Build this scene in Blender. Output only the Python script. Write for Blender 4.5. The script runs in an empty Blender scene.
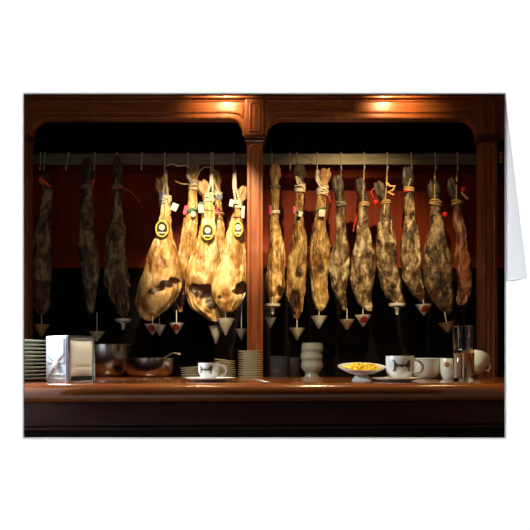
import bpy, math, random
from mathutils import Vector, Matrix, noise
random.seed(7)
S = bpy.context.scene
COL = S.collection
PI = math.pi
F = 600.0; CX = 265.0; HY = 360.0; ZC = 1.158          # focal length in pixels, principal point, eye height

# ------------------------------------------------------------------ camera, world, lights
cam_d = bpy.data.cameras.new('camera'); cam = bpy.data.objects.new('camera', cam_d); COL.objects.link(cam)
cam.location = (0, 0, ZC); cam.rotation_euler = (PI/2, 0, 0)
cam_d.sensor_width = 36; cam_d.lens = 36*F/530; cam_d.shift_y = (HY-265)/530; cam_d.clip_start = .02
S.camera = cam
S.view_settings.view_transform = 'Standard'; S.view_settings.look = 'None'
S.view_settings.exposure = 0; S.view_settings.gamma = 1; S.view_settings.use_curve_mapping = False
w = bpy.data.worlds.new('world'); S.world = w; w.use_nodes = True
w.node_tree.nodes['Background'].inputs[0].default_value = (.9, .75, .8, 1)
w.node_tree.nodes['Background'].inputs[1].default_value = .004

def X(px, Y): return (px-CX)/F*Y
def Z(py, Y): return ZC+(HY-py)/F*Y
def P(px, py, Y): return Vector((X(px, Y), Y, Z(py, Y)))

def area(loc, tgt, sx, sy, power, color, spread=180):
    d = bpy.data.lights.new('area_lamp', 'AREA'); d.shape = 'RECTANGLE'; d.size = sx; d.size_y = sy
    d.energy = power; d.color = color; d.spread = math.radians(spread)
    o = bpy.data.objects.new('area_lamp', d); COL.objects.link(o); o.location = loc
    o.rotation_euler = (Vector(tgt)-Vector(loc)).to_track_quat('-Z', 'Y').to_euler(); return o
def spot(loc, tgt, power, color, ang, blend=.6, r=.02):
    d = bpy.data.lights.new('spot_lamp', 'SPOT'); d.energy = power; d.color = color
    d.spot_size = math.radians(ang); d.spot_blend = blend; d.shadow_soft_size = r
    o = bpy.data.objects.new('spot_lamp', d); COL.objects.link(o); o.location = loc
    o.rotation_euler = (Vector(tgt)-Vector(loc)).to_track_quat('-Z', 'Y').to_euler(); return o

YW = 1.30                                               # the white backdrop with its opening
OL, OR_, OT, OB = X(24, YW), X(505, YW), Z(94, YW), Z(437.5, YW)
# unseen narrow-beam fills, added to whiten the backdrop round the opening
E_BACKDROP = 3.5                                          # W per m2
def backdrop_fill(x0, x1, z0, z1):
    c = ((x0+x1)/2, -.12, (z0+z1)/2); a, b = x1-x0, z1-z0
    area(c, (c[0], 1, c[2]), a, b, E_BACKDROP*a*b, (1, 1, 1), .3)
EDG = -.002
backdrop_fill(-1.7, 1.7, OT-EDG, 2.55)
backdrop_fill(-1.7, 1.7, .3, OB+EDG)
backdrop_fill(-1.7, OL+EDG, OB+EDG, OT-EDG)
backdrop_fill(OR_-EDG, 1.7, OB+EDG, OT-EDG)
# lamps inside the bar, its own and added fills
WARM = (1, .66, .30)
HOT = (1, .76, .42)
spot((-.27, 2.02, 2.38), P(213, 246, 3.0), 118, HOT, 38, .55, .015)        # hams left of the pillar
spot((.45, 2.0, 2.38), P(352, 250, 3.05), 72, WARM, 60, .8, .015)         # hams right of the pillar
spot((-.12, 1.46, 1.86), P(200, 318, 3.0), 12, HOT, 17, 1, .02)            # low fill added to brighten the drip cups, left
spot((.40, 1.46, 1.86), P(365, 312, 3.0), 13, HOT, 24, 1, .02)             # same added fill, right
spot((-.19, 2.68, 2.46), P(222, 104, 2.85), 9, WARM, 104, 1, .012)        # small downlight before the beam, left
spot((.59, 2.68, 2.46), P(396, 104, 2.85), 9, WARM, 104, 1, .012)         # and right
spot((-.40, 2.15, 2.35), P(190, 365, 2.6), 42, WARM, 55, 1, .012)         # fill added to brighten the back counter ware
spot((.30, 2.15, 2.35), P(310, 350, 2.7), 26, WARM, 60, 1, .012)  # second added fill over the back counter
spot((-.22, 1.66, 2.35), (-.20, 1.62, 1.1), 26, HOT, 60, 1, .012)         # over the counter
spot((.30, 1.60, 2.35), (.27, 1.60, 1.1), 34, HOT, 60, 1, .012)
spot((.85, 1.66, 2.35), (.66, 1.7, 1.1), 18, WARM, 60, 1, .012)
area((-1.05, 1.56, 1.62), (-.5, 1.56, 1.14), .22, .22, 8, (.78, .88, 1), 100)    # daylight from the left end of the bar
area((.12, 1.50, 1.94), (.1, 2.9, 1.2), .9, .06, 1.6, (1, .84, .62), 130)      # unseen frontal fill, added for the drip cups and stacks
spot((.10, 1.42, 1.86), (-.47, 1.56, 1.165), 20, (1, .88, .66), 15, .8, .02)     # narrow unseen fill added to brighten the napkins

# ------------------------------------------------------------------ materials
def mat(name, color, rough=.5, metal=0, coat=0, spec=.5, trans=0, ior=1.45, emit=None):
    m = bpy.data.materials.new(name); m.use_nodes = True
    b = m.node_tree.nodes['Principled BSDF']
    b.inputs['Base Color'].default_value = (*color, 1); b.inputs['Roughness'].default_value = rough
    b.inputs['Metallic'].default_value = metal; b.inputs['Coat Weight'].default_value = coat
    b.inputs['Specular IOR Level'].default_value = spec
    b.inputs['Transmission Weight'].default_value = trans; b.inputs['IOR'].default_value = ior
    return m
def noisy(name, stops, scale=(1, 1, 1), nscale=5, detail=6, rough=.5, metal=0, coat=0, bump=0, bscale=40, bdist=.004, distort=0,
          lean=None, rnd=False, spec=.5, tint=None):
    m = mat(name, (1, 1, 1), rough, metal, coat, spec); t = m.node_tree; N = t.nodes; L = t.links; b = N['Principled BSDF']
    tc = N.new('ShaderNodeTexCoord'); mp = N.new('ShaderNodeMapping'); mp.inputs['Scale'].default_value = scale
    L.new(tc.outputs['Object'], mp.inputs['Vector'])
    if rnd:
        oi = N.new('ShaderNodeObjectInfo'); mu = N.new('ShaderNodeMath'); mu.operation = 'MULTIPLY'; mu.inputs[1].default_value = 37
        L.new(oi.outputs['Random'], mu.inputs[0]); L.new(mu.outputs[0], mp.inputs['Location'])
    n = N.new('ShaderNodeTexNoise'); n.inputs['Scale'].default_value = nscale; n.inputs['Detail'].default_value = detail
    n.inputs['Distortion'].default_value = distort; n.inputs['Roughness'].default_value = .62
    L.new(mp.outputs[0], n.inputs['Vector'])
    r = N.new('ShaderNodeValToRGB'); L.new(n.outputs['Fac'], r.inputs['Fac'])
    e = r.color_ramp.elements
    while len(e) < len(stops): e.new(.5)
    for i, (p, c) in enumerate(stops): e[i].position = p; e[i].color = (*c, 1)
    out = r.outputs['Color']
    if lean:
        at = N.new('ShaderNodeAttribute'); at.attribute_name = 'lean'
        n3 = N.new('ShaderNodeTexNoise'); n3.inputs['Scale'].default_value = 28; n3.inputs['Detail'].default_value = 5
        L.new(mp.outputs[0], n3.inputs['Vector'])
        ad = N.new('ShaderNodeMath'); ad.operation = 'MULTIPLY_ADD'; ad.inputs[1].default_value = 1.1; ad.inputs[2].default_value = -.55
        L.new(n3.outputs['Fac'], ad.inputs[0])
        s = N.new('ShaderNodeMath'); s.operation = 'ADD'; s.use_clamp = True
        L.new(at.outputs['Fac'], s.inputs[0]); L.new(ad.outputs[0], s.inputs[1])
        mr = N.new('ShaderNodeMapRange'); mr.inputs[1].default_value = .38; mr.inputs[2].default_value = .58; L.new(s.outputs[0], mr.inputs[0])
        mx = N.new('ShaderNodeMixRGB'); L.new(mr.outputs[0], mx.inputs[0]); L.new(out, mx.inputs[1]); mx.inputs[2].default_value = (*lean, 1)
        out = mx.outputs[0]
    L.new(out, b.inputs['Base Color'])
    if bump:
        n2 = N.new('ShaderNodeTexNoise'); n2.inputs['Scale'].default_value = bscale; n2.inputs['Detail'].default_value = 5
        L.new(mp.outputs[0], n2.inputs['Vector'])
        bp = N.new('ShaderNodeBump'); bp.inputs['Strength'].default_value = bump; bp.inputs['Distance'].default_value = bdist
        L.new(n2.outputs['Fac'], bp.inputs['Height']); L.new(bp.outputs[0], b.inputs['Normal'])
    return m

M = {}
M['white'] = mat('white_backdrop', (.93, .93, .93), .95, spec=0)
M['card'] = mat('white_card', (.80, .81, .82), .9, spec=.05)
M['wood'] = noisy('polished_brown_wood', [(.3, (.17, .040, .011)), (.55, (.31, .085, .022)), (.75, (.41, .125, .034))], (14, 14, 1.2), 3, rough=.42, coat=.08, bump=.1, bscale=30)
M['wood_h'] = noisy('polished_beam_wood', [(.3, (.20, .052, .014)), (.55, (.34, .10, .026)), (.75, (.45, .15, .04))], (1.2, 14, 14), 3, rough=.33, coat=.3, bump=.1, bscale=30)
M['wood_dark'] = noisy('dark_moulding_wood', [(.3, (.05, .014, .006)), (.7, (.12, .035, .014))], (3, 3, 3), 4, rough=.35, coat=.3)
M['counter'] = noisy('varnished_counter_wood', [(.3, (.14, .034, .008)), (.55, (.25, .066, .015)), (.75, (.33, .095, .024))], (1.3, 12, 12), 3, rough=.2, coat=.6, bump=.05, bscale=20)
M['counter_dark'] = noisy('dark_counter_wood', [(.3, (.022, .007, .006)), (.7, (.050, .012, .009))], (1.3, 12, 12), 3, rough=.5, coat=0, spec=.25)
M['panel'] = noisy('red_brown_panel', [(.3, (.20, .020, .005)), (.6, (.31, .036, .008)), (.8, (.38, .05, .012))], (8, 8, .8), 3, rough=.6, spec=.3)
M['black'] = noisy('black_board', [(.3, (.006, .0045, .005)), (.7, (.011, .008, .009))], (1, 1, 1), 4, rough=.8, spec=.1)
M['blackgloss'] = mat('black_stone', (.012, .010, .012), .25)
M['dim'] = noisy('dark_plaster', [(.3, (.03, .022, .02)), (.7, (.05, .036, .03))], (1, 1, 1), 4, rough=.9, spec=.1)
M['steel_rail'] = noisy('brushed_steel_rail', [(.3, (.15, .14, .10)), (.7, (.30, .28, .21))], (2, 20, 20), 4, rough=.5, metal=.5)
M['steel'] = noisy('stainless_steel', [(.3, (.55, .55, .55)), (.7, (.72, .72, .72))], (1, 1, 1), 6, rough=.24, metal=1)
M['steel_sat'] = noisy('satin_steel', [(.3, (.68, .72, .78)), (.7, (.8, .84, .9))], (1, 1, 6), 6, rough=.42, metal=.75)
M['porcelain'] = noisy('white_porcelain', [(.3, (.76, .76, .72)), (.7, (.83, .83, .79))], (1, 1, 1), 6, rough=.15, coat=.4)
M['porcelain_green'] = noisy('greenish_porcelain', [(.3, (.66, .68, .50)), (.7, (.76, .77, .60))], (1, 1, 1), 6, rough=.22, coat=.4)
M['porcelain_sage'] = noisy('sage_porcelain', [(.3, (.40, .44, .32)), (.7, (.48, .52, .39))], (1, 1, 1), 6, rough=.25, coat=.3)
M['paper'] = noisy('cream_paper', [(.3, (.80, .79, .68)), (.7, (.88, .87, .76))], (1, 1, 1), 12, rough=.9, bump=.2, bscale=60)
M['tag'] = mat('white_tag_paper', (.8, .8, .74), .7)
M['brass'] = noisy('aged_brass', [(.3, (.55, .36, .11)), (.7, (.8, .56, .2))], (1, 1, 1), 20, rough=.3, metal=1)
M['glass'] = mat('clear_glass', (.96, .98, .97), .02, trans=1)
M['darkglass'] = mat('smoked_glass', (.2, .22, .24), .06, trans=.8)
M['plastic'] = mat('white_plastic', (.88, .87, .80), .38)
M['plastic_cream'] = mat('cream_plastic', (.78, .72, .48), .4)
M['plastic_amber'] = mat('fat_stained_plastic', (.62, .36, .15), .35)
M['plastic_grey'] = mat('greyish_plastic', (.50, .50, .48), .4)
M['red'] = mat('red_print', (.42, .035, .02), .5)
M['redseal'] = mat('red_plastic_seal', (.85, .02, .02), .3)
M['orange'] = mat('orange_ribbon', (.85, .10, .03), .5)
M['pink'] = mat('pink_band', (.85, .06, .18), .5)
M['greenband'] = mat('green_band', (.06, .20, .12), .5)
M['bluetag'] = mat('dark_blue_tag', (.03, .06, .15), .5)
M['blk'] = mat('black_print', (.015, .014, .012), .45)
M['yellow'] = mat('yellow_print', (.80, .66, .10), .5)
M['whiteprint'] = mat('white_print', (.85, .85, .78), .5)
M['brown'] = mat('brown_print', (.09, .06, .035), .5)
M['rope'] = noisy('jute_rope', [(.3, (.62, .56, .40)), (.7, (.88, .82, .66))], (1, 1, 1), 60, rough=.9)
M['rope_dim'] = noisy('old_jute_rope', [(.3, (.16, .14, .10)), (.7, (.40, .36, .27))], (1, 1, 1), 60, rough=.9)
M['raffia'] = noisy('straw_cord', [(.3, (.45, .30, .10)), (.7, (.72, .52, .22))], (1, 1, 1), 60, rough=.8)
M['hoof_dark'] = noisy('black_hoof', [(.35, (.025, .02, .017)), (.7, (.09, .07, .055))], (1, 1, 1), 30, rough=.5, bump=.3)
M['hoof_tan'] = noisy('tan_trotter', [(.3, (.22, .12, .055)), (.7, (.55, .35, .18))], (1, 1, 1), 24, rough=.5, bump=.4)
M['food'] = noisy('yellow_snack', [(.3, (.90, .55, .01)), (.7, (.98, .74, .04))], (1, 1, 1), 60, rough=.5)
M['hook'] = mat('bright_steel_wire', (.85, .83, .72), .4, metal=.3)
HM = {
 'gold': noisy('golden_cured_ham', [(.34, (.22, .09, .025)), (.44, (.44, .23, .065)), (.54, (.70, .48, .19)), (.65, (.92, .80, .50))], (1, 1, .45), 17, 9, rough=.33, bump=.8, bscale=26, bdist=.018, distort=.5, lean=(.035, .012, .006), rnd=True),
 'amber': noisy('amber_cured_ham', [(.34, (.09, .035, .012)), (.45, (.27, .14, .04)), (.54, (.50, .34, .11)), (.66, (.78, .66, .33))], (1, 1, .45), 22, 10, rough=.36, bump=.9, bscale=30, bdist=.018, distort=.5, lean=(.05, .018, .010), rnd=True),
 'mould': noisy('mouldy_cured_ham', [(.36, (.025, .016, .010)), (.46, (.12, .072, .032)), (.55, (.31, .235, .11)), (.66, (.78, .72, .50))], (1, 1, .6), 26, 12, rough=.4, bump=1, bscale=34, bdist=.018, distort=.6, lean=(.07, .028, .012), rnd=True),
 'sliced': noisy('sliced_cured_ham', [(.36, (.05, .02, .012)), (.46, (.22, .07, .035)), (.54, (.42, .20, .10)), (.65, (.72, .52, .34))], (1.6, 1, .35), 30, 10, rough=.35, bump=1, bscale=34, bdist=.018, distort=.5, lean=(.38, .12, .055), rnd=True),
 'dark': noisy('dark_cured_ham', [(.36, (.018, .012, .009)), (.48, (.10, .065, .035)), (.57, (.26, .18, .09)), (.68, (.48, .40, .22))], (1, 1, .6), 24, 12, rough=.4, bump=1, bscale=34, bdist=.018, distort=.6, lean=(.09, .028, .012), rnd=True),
}

# ------------------------------------------------------------------ mesh helpers
class MB:
    def __init__(s): s.v = []; s.f = []
    def add(s, vs, fs):
        n = len(s.v); s.v += [Vector(v) for v in vs]; s.f += [tuple(i+n for i in f) for f in fs]; return s
    def box(s, x0, x1, y0, y1, z0, z1, rot=None, c=None):
        vs = [Vector((x, y, z)) for x in (x0, x1) for y in (y0, y1) for z in (z0, z1)]
        if rot: vs = [rot @ v + (c or Vector()) for v in vs]
        return s.add(vs, [(0, 1, 3, 2), (4, 6, 7, 5), (0, 4, 5, 1), (2, 3, 7, 6), (0, 2, 6, 4), (1, 5, 7, 3)])
    def lathe(s, prof, n=40, c=(0, 0, 0), rot=None):
        c = Vector(c); rings = []; vs = []; fs = []
        for r, z in prof:
            if r < 1e-6: rings.append([len(vs)]); vs.append(Vector((0, 0, z)))
            else:
                rings.append(list(range(len(vs), len(vs)+n)))
                vs += [Vector((r*math.cos(2*PI*i/n), r*math.sin(2*PI*i/n), z)) for i in range(n)]
        for a, b in zip(rings, rings[1:]):
            if len(a) == 1 and len(b) == 1: continue
            for i in range(n):
                j = (i+1) % n
                if len(a) == 1: fs.append((a[0], b[j], b[i]))
                elif len(b) == 1: fs.append((a[i], a[j], b[0]))
                else: fs.append((a[i], a[j], b[j], b[i]))
        vs = [(rot @ v if rot else v)+c for v in vs]
        return s.add(vs, fs)
    def tube(s, pts, r, n=8, closed=False, flat=1.0):
        pts = [Vector(p) for p in pts]; k = len(pts); rr = r if isinstance(r, (list, tuple)) else [r]*k
        vs = []; fs = []; up = Vector((0, 0, 1)); pn = None
        for i, p in enumerate(pts):
            a = pts[(i-1) % k] if (closed or i) else p; b = pts[(i+1) % k] if (closed or i < k-1) else p
            t = (b-a).normalized() if (b-a).length > 1e-9 else Vector((0, 0, 1))
            if pn is None:
                pn = t.cross(Vector((0, 1, 0)))
                if pn.length < .1: pn = t.cross(Vector((1, 0, 0)))
                pn.normalize()
            pn = (pn-t*pn.dot(t)).normalized(); q = t.cross(pn)
            for j in range(n):
                th = 2*PI*j/n; vs.append(p+(pn*math.cos(th)+q*math.sin(th)*flat)*rr[i])
        m = k if closed else k-1
        for i in range(m):
            i2 = (i+1) % k
            for j in range(n): fs.append((i*n+j, i*n+(j+1) % n, i2*n+(j+1) % n, i2*n+j))
        if not closed: fs += [tuple(range(n))[::-1], tuple(range((k-1)*n, k*n))]
        return s.add(vs, fs)
    def prism(s, poly, y0, y1):              # polygon in x,z pushed along y
        n = len(poly); vs = [(x, y0, z) for x, z in poly]+[(x, y1, z) for x, z in poly]
        return s.add(vs, [tuple(range(n)), tuple(range(2*n-1, n-1, -1))]+[(i, i+n, (i+1) % n+n, (i+1) % n) for i in range(n)])
    def build(s, name, m, parent=None, smooth=False, bevel=0, origin=None):
        me = bpy.data.meshes.new(name)
        org = Vector(origin) if origin is not None else (Vector(parent['o']) if parent is not None and 'o' in parent else Vector())
        me.from_pydata([v-org for v in s.v], [], s.f); me.materials.append(m); me.update()
        import bmesh
        bm = bmesh.new(); bm.from_mesh(me); bmesh.ops.recalc_face_normals(bm, faces=bm.faces); bm.to_mesh(me); bm.free()
        o = bpy.data.objects.new(name, me); COL.objects.link(o)
        if parent is not None: o.parent = parent
        else: o.location = org
        if origin is not None and parent is not None: o.location = org-Vector(parent['o'])
        if smooth:
            for p in me.polygons: p.use_smooth = True
            try: me.set_sharp_from_angle(angle=math.radians(40))
            except Exception: pass
        if bevel:
            b = o.modifiers.new('bevel', 'BEVEL'); b.width = bevel; b.segments = 3; b.limit_method = 'ANGLE'
        return o
def thing(name, label, cat, loc, group=None):
    o = bpy.data.objects.new(name, None); COL.objects.link(o); o.location = loc; o.empty_display_size = .03
    o['label'] = label; o['category'] = cat
    if group: o['group'] = group
    o['o'] = tuple(loc)              # world origin the parts are measured from
    return o
def tag(o, label, cat, group=None, kind=None):
    o['label'] = label; o['category'] = cat
    if group: o['group'] = group
    if kind: o['kind'] = kind
    return o
def struct(name, mb, m, **k):
    o = mb.build(name, m, **k); o['kind'] = 'structure'; return o
def dup(root, loc, label, rotz=None, group=None):
    r = root.copy(); COL.objects.link(r); r.location = loc; r['label'] = label
    if rotz is not None: r.rotation_euler = (0, 0, rotz)
    if group: r['group'] = group
    for ch in list(root.children):
        c = ch.copy(); COL.objects.link(c); c.parent = r
        for g in list(ch.children):
            d = g.copy(); COL.objects.link(d); d.parent = c
    return r

# ------------------------------------------------------------------ the setting
W = MB()
t = .002
W.box(-1.9, OL, YW, YW+t, 0, 2.75); W.box(OR_, 1.9, YW, YW+t, 0, 2.75)
W.box(OL, OR_, YW, YW+t, OT, 2.75); W.box(OL, OR_, YW, YW+t, 0, OB)
struct('wall_front', W, M['white'])
struct('floor', MB().box(-1.9, 1.9, YW+t, 3.56, -.05, 0), M['dim'])
struct('ceiling', MB().box(-1.9, 1.9, YW+t, 3.56, 2.75, 2.8), M['dim'])
struct('wall_left', MB().box(-1.95, -1.9, YW+t, 3.56, 0, 2.75), M['dim'])
struct('wall_right', MB().box(1.9, 1.95, YW+t, 3.56, 0, 2.75), M['dim'])
YB = 3.44
# wall behind the hams: red-brown boards, black standing in for shade above and below
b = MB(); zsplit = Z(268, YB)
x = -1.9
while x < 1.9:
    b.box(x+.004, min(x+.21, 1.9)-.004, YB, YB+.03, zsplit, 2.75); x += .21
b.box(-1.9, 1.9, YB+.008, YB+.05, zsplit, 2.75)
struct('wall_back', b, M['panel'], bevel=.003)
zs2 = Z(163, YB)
struct('shade_board_2', MB().box(-1.9, 1.9, YB-.02, YB, zs2, 2.75), M['black'])  # beam's shadow above the rail, put in as a black board
struct('shade_board_1', MB().box(-1.9, 1.9, YB, YB+.06, 0, zsplit), M['black'])  # light falloff under the hams, put in as a black board

# ------------------------------------------------------------------ greeting card leaf
lf = []
y0 = YW
pA = Vector((X(505, YW), YW-.012, Z(97, YW)))
def leafpt(u, v):                            # v 0 top .. 1 bottom, u 0 left .. 1 right
    yb = YW-.004
    xr = 505+22.0*v; py_r = 97+(278-97)*v; py_l = 97+(281-97)*v
    px = 505+(xr-505)*u; py = py_l+(py_r-py_l)*u
    depth = (.034*v)*u**1.15+.002
    return P(px, py, YW-depth)
mb = MB(); nu, nv = 12, 24
for side in (0, 1):
    vs = [leafpt(i/nu, (j+.02)/(nv+.02))+Vector((0, -.0008*side, 0)) for j in range(nv+1) for i in range(nu+1)]
    mb.add(vs, [(j*(nu+1)+i, j*(nu+1)+i+1, (j+1)*(nu+1)+i+1, (j+1)*(nu+1)+i) for j in range(nv) for i in range(nu)])
leaf = mb.build('back_leaf', M['card'], None, smooth=True)
gc = thing('greeting_card', 'white folded greeting card leaf standing out at the right of the dark picture', 'card', (0, 0, 0))
leaf.parent = gc
rim = MB().tube([leafpt(1, v/20)+Vector((0, -.001, 0)) for v in range(21)]+[leafpt(1-u/8, 1)+Vector((0, -.001, 0)) for u in range(1, 9)], .0010, 6)
rim.build('leaf_edge', M['white'], gc)

# ------------------------------------------------------------------ display frame (beam, pillars)
YF = 2.85                                    # front plane of the frame
fr = thing('ham_display_frame', 'brown carved wooden frame with arched corners and a middle pillar before the hams', 'cabinet frame', (0, YF, 0))
def fx(px): return X(px, YF)
def fz(py): return Z(py, YF)
def arch(xa, xb, yt, yb, rx, ry, n=10):      # from lower left up, over, down to lower right (pixels)
    p = [(xa, yb)]
    for i in range(n+1):
        a = PI-PI/2*i/n; p.append((xa+rx+rx*math.cos(a), yt+ry-ry*math.sin(a)))
    for i in range(n+1):
        a = PI/2-PI/2*i/n; p.append((xb-rx+rx*math.cos(a), yt+ry-ry*math.sin(a)))
    p.append((xb, yb)); return p
o1 = arch(31, 244, 118.5, 137, 14, 18); o2 = arch(266, 478, 118.5, 137, 17, 19)
poly = [(-40, 90), (-40, 137), (31, 137)]+o1[1:-1]+[(244, 137), (266, 137)]+o2[1:-1]+[(478, 137), (570, 137), (570, 90)]
MB().prism([(fx(a), fz(c)) for a, c in poly], YF, YF+.045).build('beam', M['wood_h'], fr, bevel=.004)
MB().prism([(fx(a), fz(c)) for a, c in [(-40, 60), (-40, 97), (570, 97), (570, 60)]], YF-.030, YF).build('cornice', M['wood_dark'], fr, bevel=.006)
MB().box(fx(-40), fx(570), YF-.018, YF, fz(99.5), fz(97)).build('cornice_bead', M['wood'], fr, bevel=.003)
def bead(pts, r, m, name='moulding', Y=YF, closed=False):
    return MB().tube([(fx(a), Y, fz(c)) for a, c in pts], r, 8, closed).build(name, m, fr, smooth=True)
for (xa, xb, lx, rx_) in ((26, 243, 12, 15), (267, 475, 15, 12)):
    pts = [(xa, 101), (xb, 101)]
    R = [(xb, 113), (xb-3, 113.5)]; q = 9
    pts += [(xb, 116)] if False else [(xb, 108)]
    for i in range(q): a = i/(q-1)*PI/2; pts.append((xb-1-math.sin(a)*0 - (1-math.cos(a))*16, 112+ (1-math.sin(a))*5 if xb < 300 else 112+(1-math.sin(a))*4))
    ptsL = []
    for i in range(q): a = (1-i/(q-1))*PI/2; ptsL.append((xa+1+(1-math.cos(a))*16, 112+(1-math.sin(a))*5))
    bead(pts+ptsL+[(xa, 108)], .0062, M['wood'], closed=True)
# arched edge beads round both openings
bead([(a, c-.8) for a, c in o1], .0065, M['wood'], 'arch_bead'); bead([(a, c-.8) for a, c in o2], .0065, M['wood'], 'arch_bead')
def pillar(xa, xb, dark=False):
    c = (xa+xb)/2
    pl = MB().box(fx(xa), fx(xb), YF-.010, YF+.05, .0, fz(139)).build('pillar', M['wood'], fr, bevel=.004)
    mb = MB().box(fx(xa-2.5), fx(xb+2.5), YF-.028, YF+.05, fz(140.5), fz(136)); mb.box(fx(xa-1.3), fx(xb+1.3), YF-.02, YF+.05, fz(143), fz(140.5))
    mb.build('capital', M['wood_dark'], fr, bevel=.004)
    MB().box(fx(xa-1.5), fx(xb+1.5), YF-.010, YF, fz(136), fz(99)).build('pillar_block', M['wood'], fr, bevel=.004)
    Yp = YF-.010
    k = (xb-xa)*.5-3.3
    for (ya, yb_) in ((103, 132), (145, 385)):
        pts = [(c-k, yb_), (c-k, ya+4), (c-k*.7, ya+1), (c, ya), (c+k*.7, ya+1), (c+k, ya+4), (c+k, yb_)]
        bead(pts, .0055, M['wood'], 'flute_bead', Yp, True)
        MB().box(fx(c-1.2), fx(c+1.2), Yp-.003, Yp+.002, fz(yb_-3), fz(ya+5)).build('flute', M['wood'], fr, bevel=.002)
pillar(247, 263); pillar(480, 497); pillar(8, 29)
bf = thing('brass_fitting', 'small brass fitting shining beside the right pillar, near the edge', 'fitting', P(500.5, 158, YF))
MB().box(fx(497), fx(504), YF+.0, YF+.03, fz(182), fz(145)).build('back_plate', M['blackgloss'], bf, bevel=.003)
MB().lathe([(0, 0), (.010, 0), (.012, .006), (.009, .012), (.011, .022), (.011, .034), (.009, .042), (.012, .048), (0, .052)], 20, (fx(500.5), YF-.008, fz(163.5))).build('lamp_body', M['brass'], bf, smooth=True)

# ------------------------------------------------------------------ rail
YR = 3.14
rl = MB().box(X(-20, YR), X(492, YR), YR, YR+.008, Z(164.5, YR), Z(153.5, YR))
o = rl.build('hanging_rail', M['steel_rail'], None, bevel=.002, origin=(0, YR, Z(159, YR)))
tag(o, 'flat steel rail running behind the frame, carrying all the hooks', 'rail')

# ------------------------------------------------------------------ counters
def cy(x): return 1.465+.055*x
cn = thing('bar_counter', 'long polished brown wooden bar counter with rounded front edge', 'counter', (0, 1.5, 0))
ZT = 1.10
mb = MB(); N = 14; xs = (-1.85, 1.85); R = .0225
prof = [(2.03, ZT), (R, ZT)]
prof = []
for i in range(N+1):
    a = PI/2+PI*i/N; prof.append((R+R*math.cos(a)*1.05, ZT-R+R*math.sin(a)))
ring = []
vs = []
for x in xs:
    y = cy(x)
    row = [(x, 2.03, ZT-2*R), (x, 2.03, ZT)]+[(x, y+p, z) for p, z in prof]
    vs += row
n = len(vs)//2
mb.add(vs, [tuple(range(n)), tuple(range(2*n-1, n-1, -1))]+[(i, (i+1) % n, (i+1) % n+n, i+n) for i in range(n)])
mb.build('counter_top', M['counter'], cn, smooth=True)
def slant(z0, z1, off, back=2.0):
    m_ = MB(); a, c = cy(xs[0])+off, cy(xs[1])+off
    return m_.add([(xs[0], a, z0), (xs[1], c, z0), (xs[1], back, z0), (xs[0], back, z0), (xs[0], a, z1), (xs[1], c, z1), (xs[1], back, z1), (xs[0], back, z1)],
                  [(0, 3, 2, 1), (4, 5, 6, 7), (0, 1, 5, 4), (1, 2, 6, 5), (2, 3, 7, 6), (3, 0, 4, 7)])
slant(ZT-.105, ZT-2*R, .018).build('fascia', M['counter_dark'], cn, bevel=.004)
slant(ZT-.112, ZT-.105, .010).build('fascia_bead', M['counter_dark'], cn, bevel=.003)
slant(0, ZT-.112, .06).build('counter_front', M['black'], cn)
ZBK = ZC-17.5/F*2.7
bc = thing('back_counter', 'low black counter behind the bar, under the hams', 'counter', (0, 2.7, 0))
mbk = MB().box(-1.85, 1.85, 2.42, YF-.034, ZBK-.04, ZBK); mbk.build('counter_top', M['counter'], bc)
mbk = MB().box(-1.85, 1.85, 2.45, YF-.036, 0, ZBK-.04); mbk.build('counter_body', M['black'], bc)

# ------------------------------------------------------------------ hams
def interp(rows, n):
    out = []; m = len(rows)
    ys = [r[0] for r in rows]
    for i in range(n):
        # denser towards both ends
        u = i/(n-1); u = .5-.5*math.cos(PI*u) if True else u
        y = ys[0]+(ys[-1]-ys[0])*u
        k = 0
        while k < m-2 and y > ys[k+1]: k += 1
        t_ = (y-ys[k])/(ys[k+1]-ys[k])
        res = [y]
        for c in (1, 2):
            p0 = rows[max(k-1, 0)][c]; p1 = rows[k][c]; p2 = rows[k+1][c]; p3 = rows[min(k+2, m-1)][c]
            h = ys[k+1]-ys[k]
            d1 = (p2-p0)/(ys[k+1]-ys[max(k-1, 0)])*h; d2 = (p3-p1)/(ys[min(k+2, m-1)]-ys[k])*h
            v = (2*t_**3-3*t_**2+1)*p1+(t_**3-2*t_**2+t_)*d1+(-2*t_**3+3*t_**2)*p2+(t_**3-t_**2)*d2
            res.append(v)
        out.append(res)
    return out

def rope_strands(pts, r, twist=9, n=40):
    """two twisted strands following pts"""
    P_ = [Vector(p) for p in pts]; L = []
    for i in range(n+1):
        u = i/n*(len(P_)-1); k = min(int(u), len(P_)-2); L.append(P_[k].lerp(P_[k+1], u-k))
    mb = MB()
    for s in (0, PI):
        q = []
        for i, p in enumerate(L):
            a = twist*2*PI*i/n+s
            q.append(p+Vector((math.cos(a)*r, math.sin(a)*r, 0)))
        mb.tube(q, r*.9, 6)
    return mb
def wraps(mb, c, r, k=3, dz=.006, th=.0028, tilt=.2):
    rnd = random.Random(int(c[0]*9999))
    for i in range(k):
        tx, ty = rnd.uniform(-tilt, tilt), rnd.uniform(-tilt, tilt)
        pts = []
        for j in range(18):
            a = 2*PI*j/18; x, y = math.cos(a)*r*1.08, math.sin(a)*r*1.02
            pts.append((c[0]+x, c[1]+y, c[2]-i*dz+x*tx+y*ty))
        mb.tube(pts, th, 6, True)
    return mb

def tagbox(parent, px, py, Y, wpx, hpx, ang, m, name='tag', thick=.0015):
    c = P(px, py, Y); s = Y/F; R_ = Matrix.Rotation(ang, 3, 'Y')
    return MB().box(-wpx*s/2, wpx*s/2, -thick/2, thick/2, -hpx*s/2, hpx*s/2, R_, c).build(name, m, parent, bevel=.0006)

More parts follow.
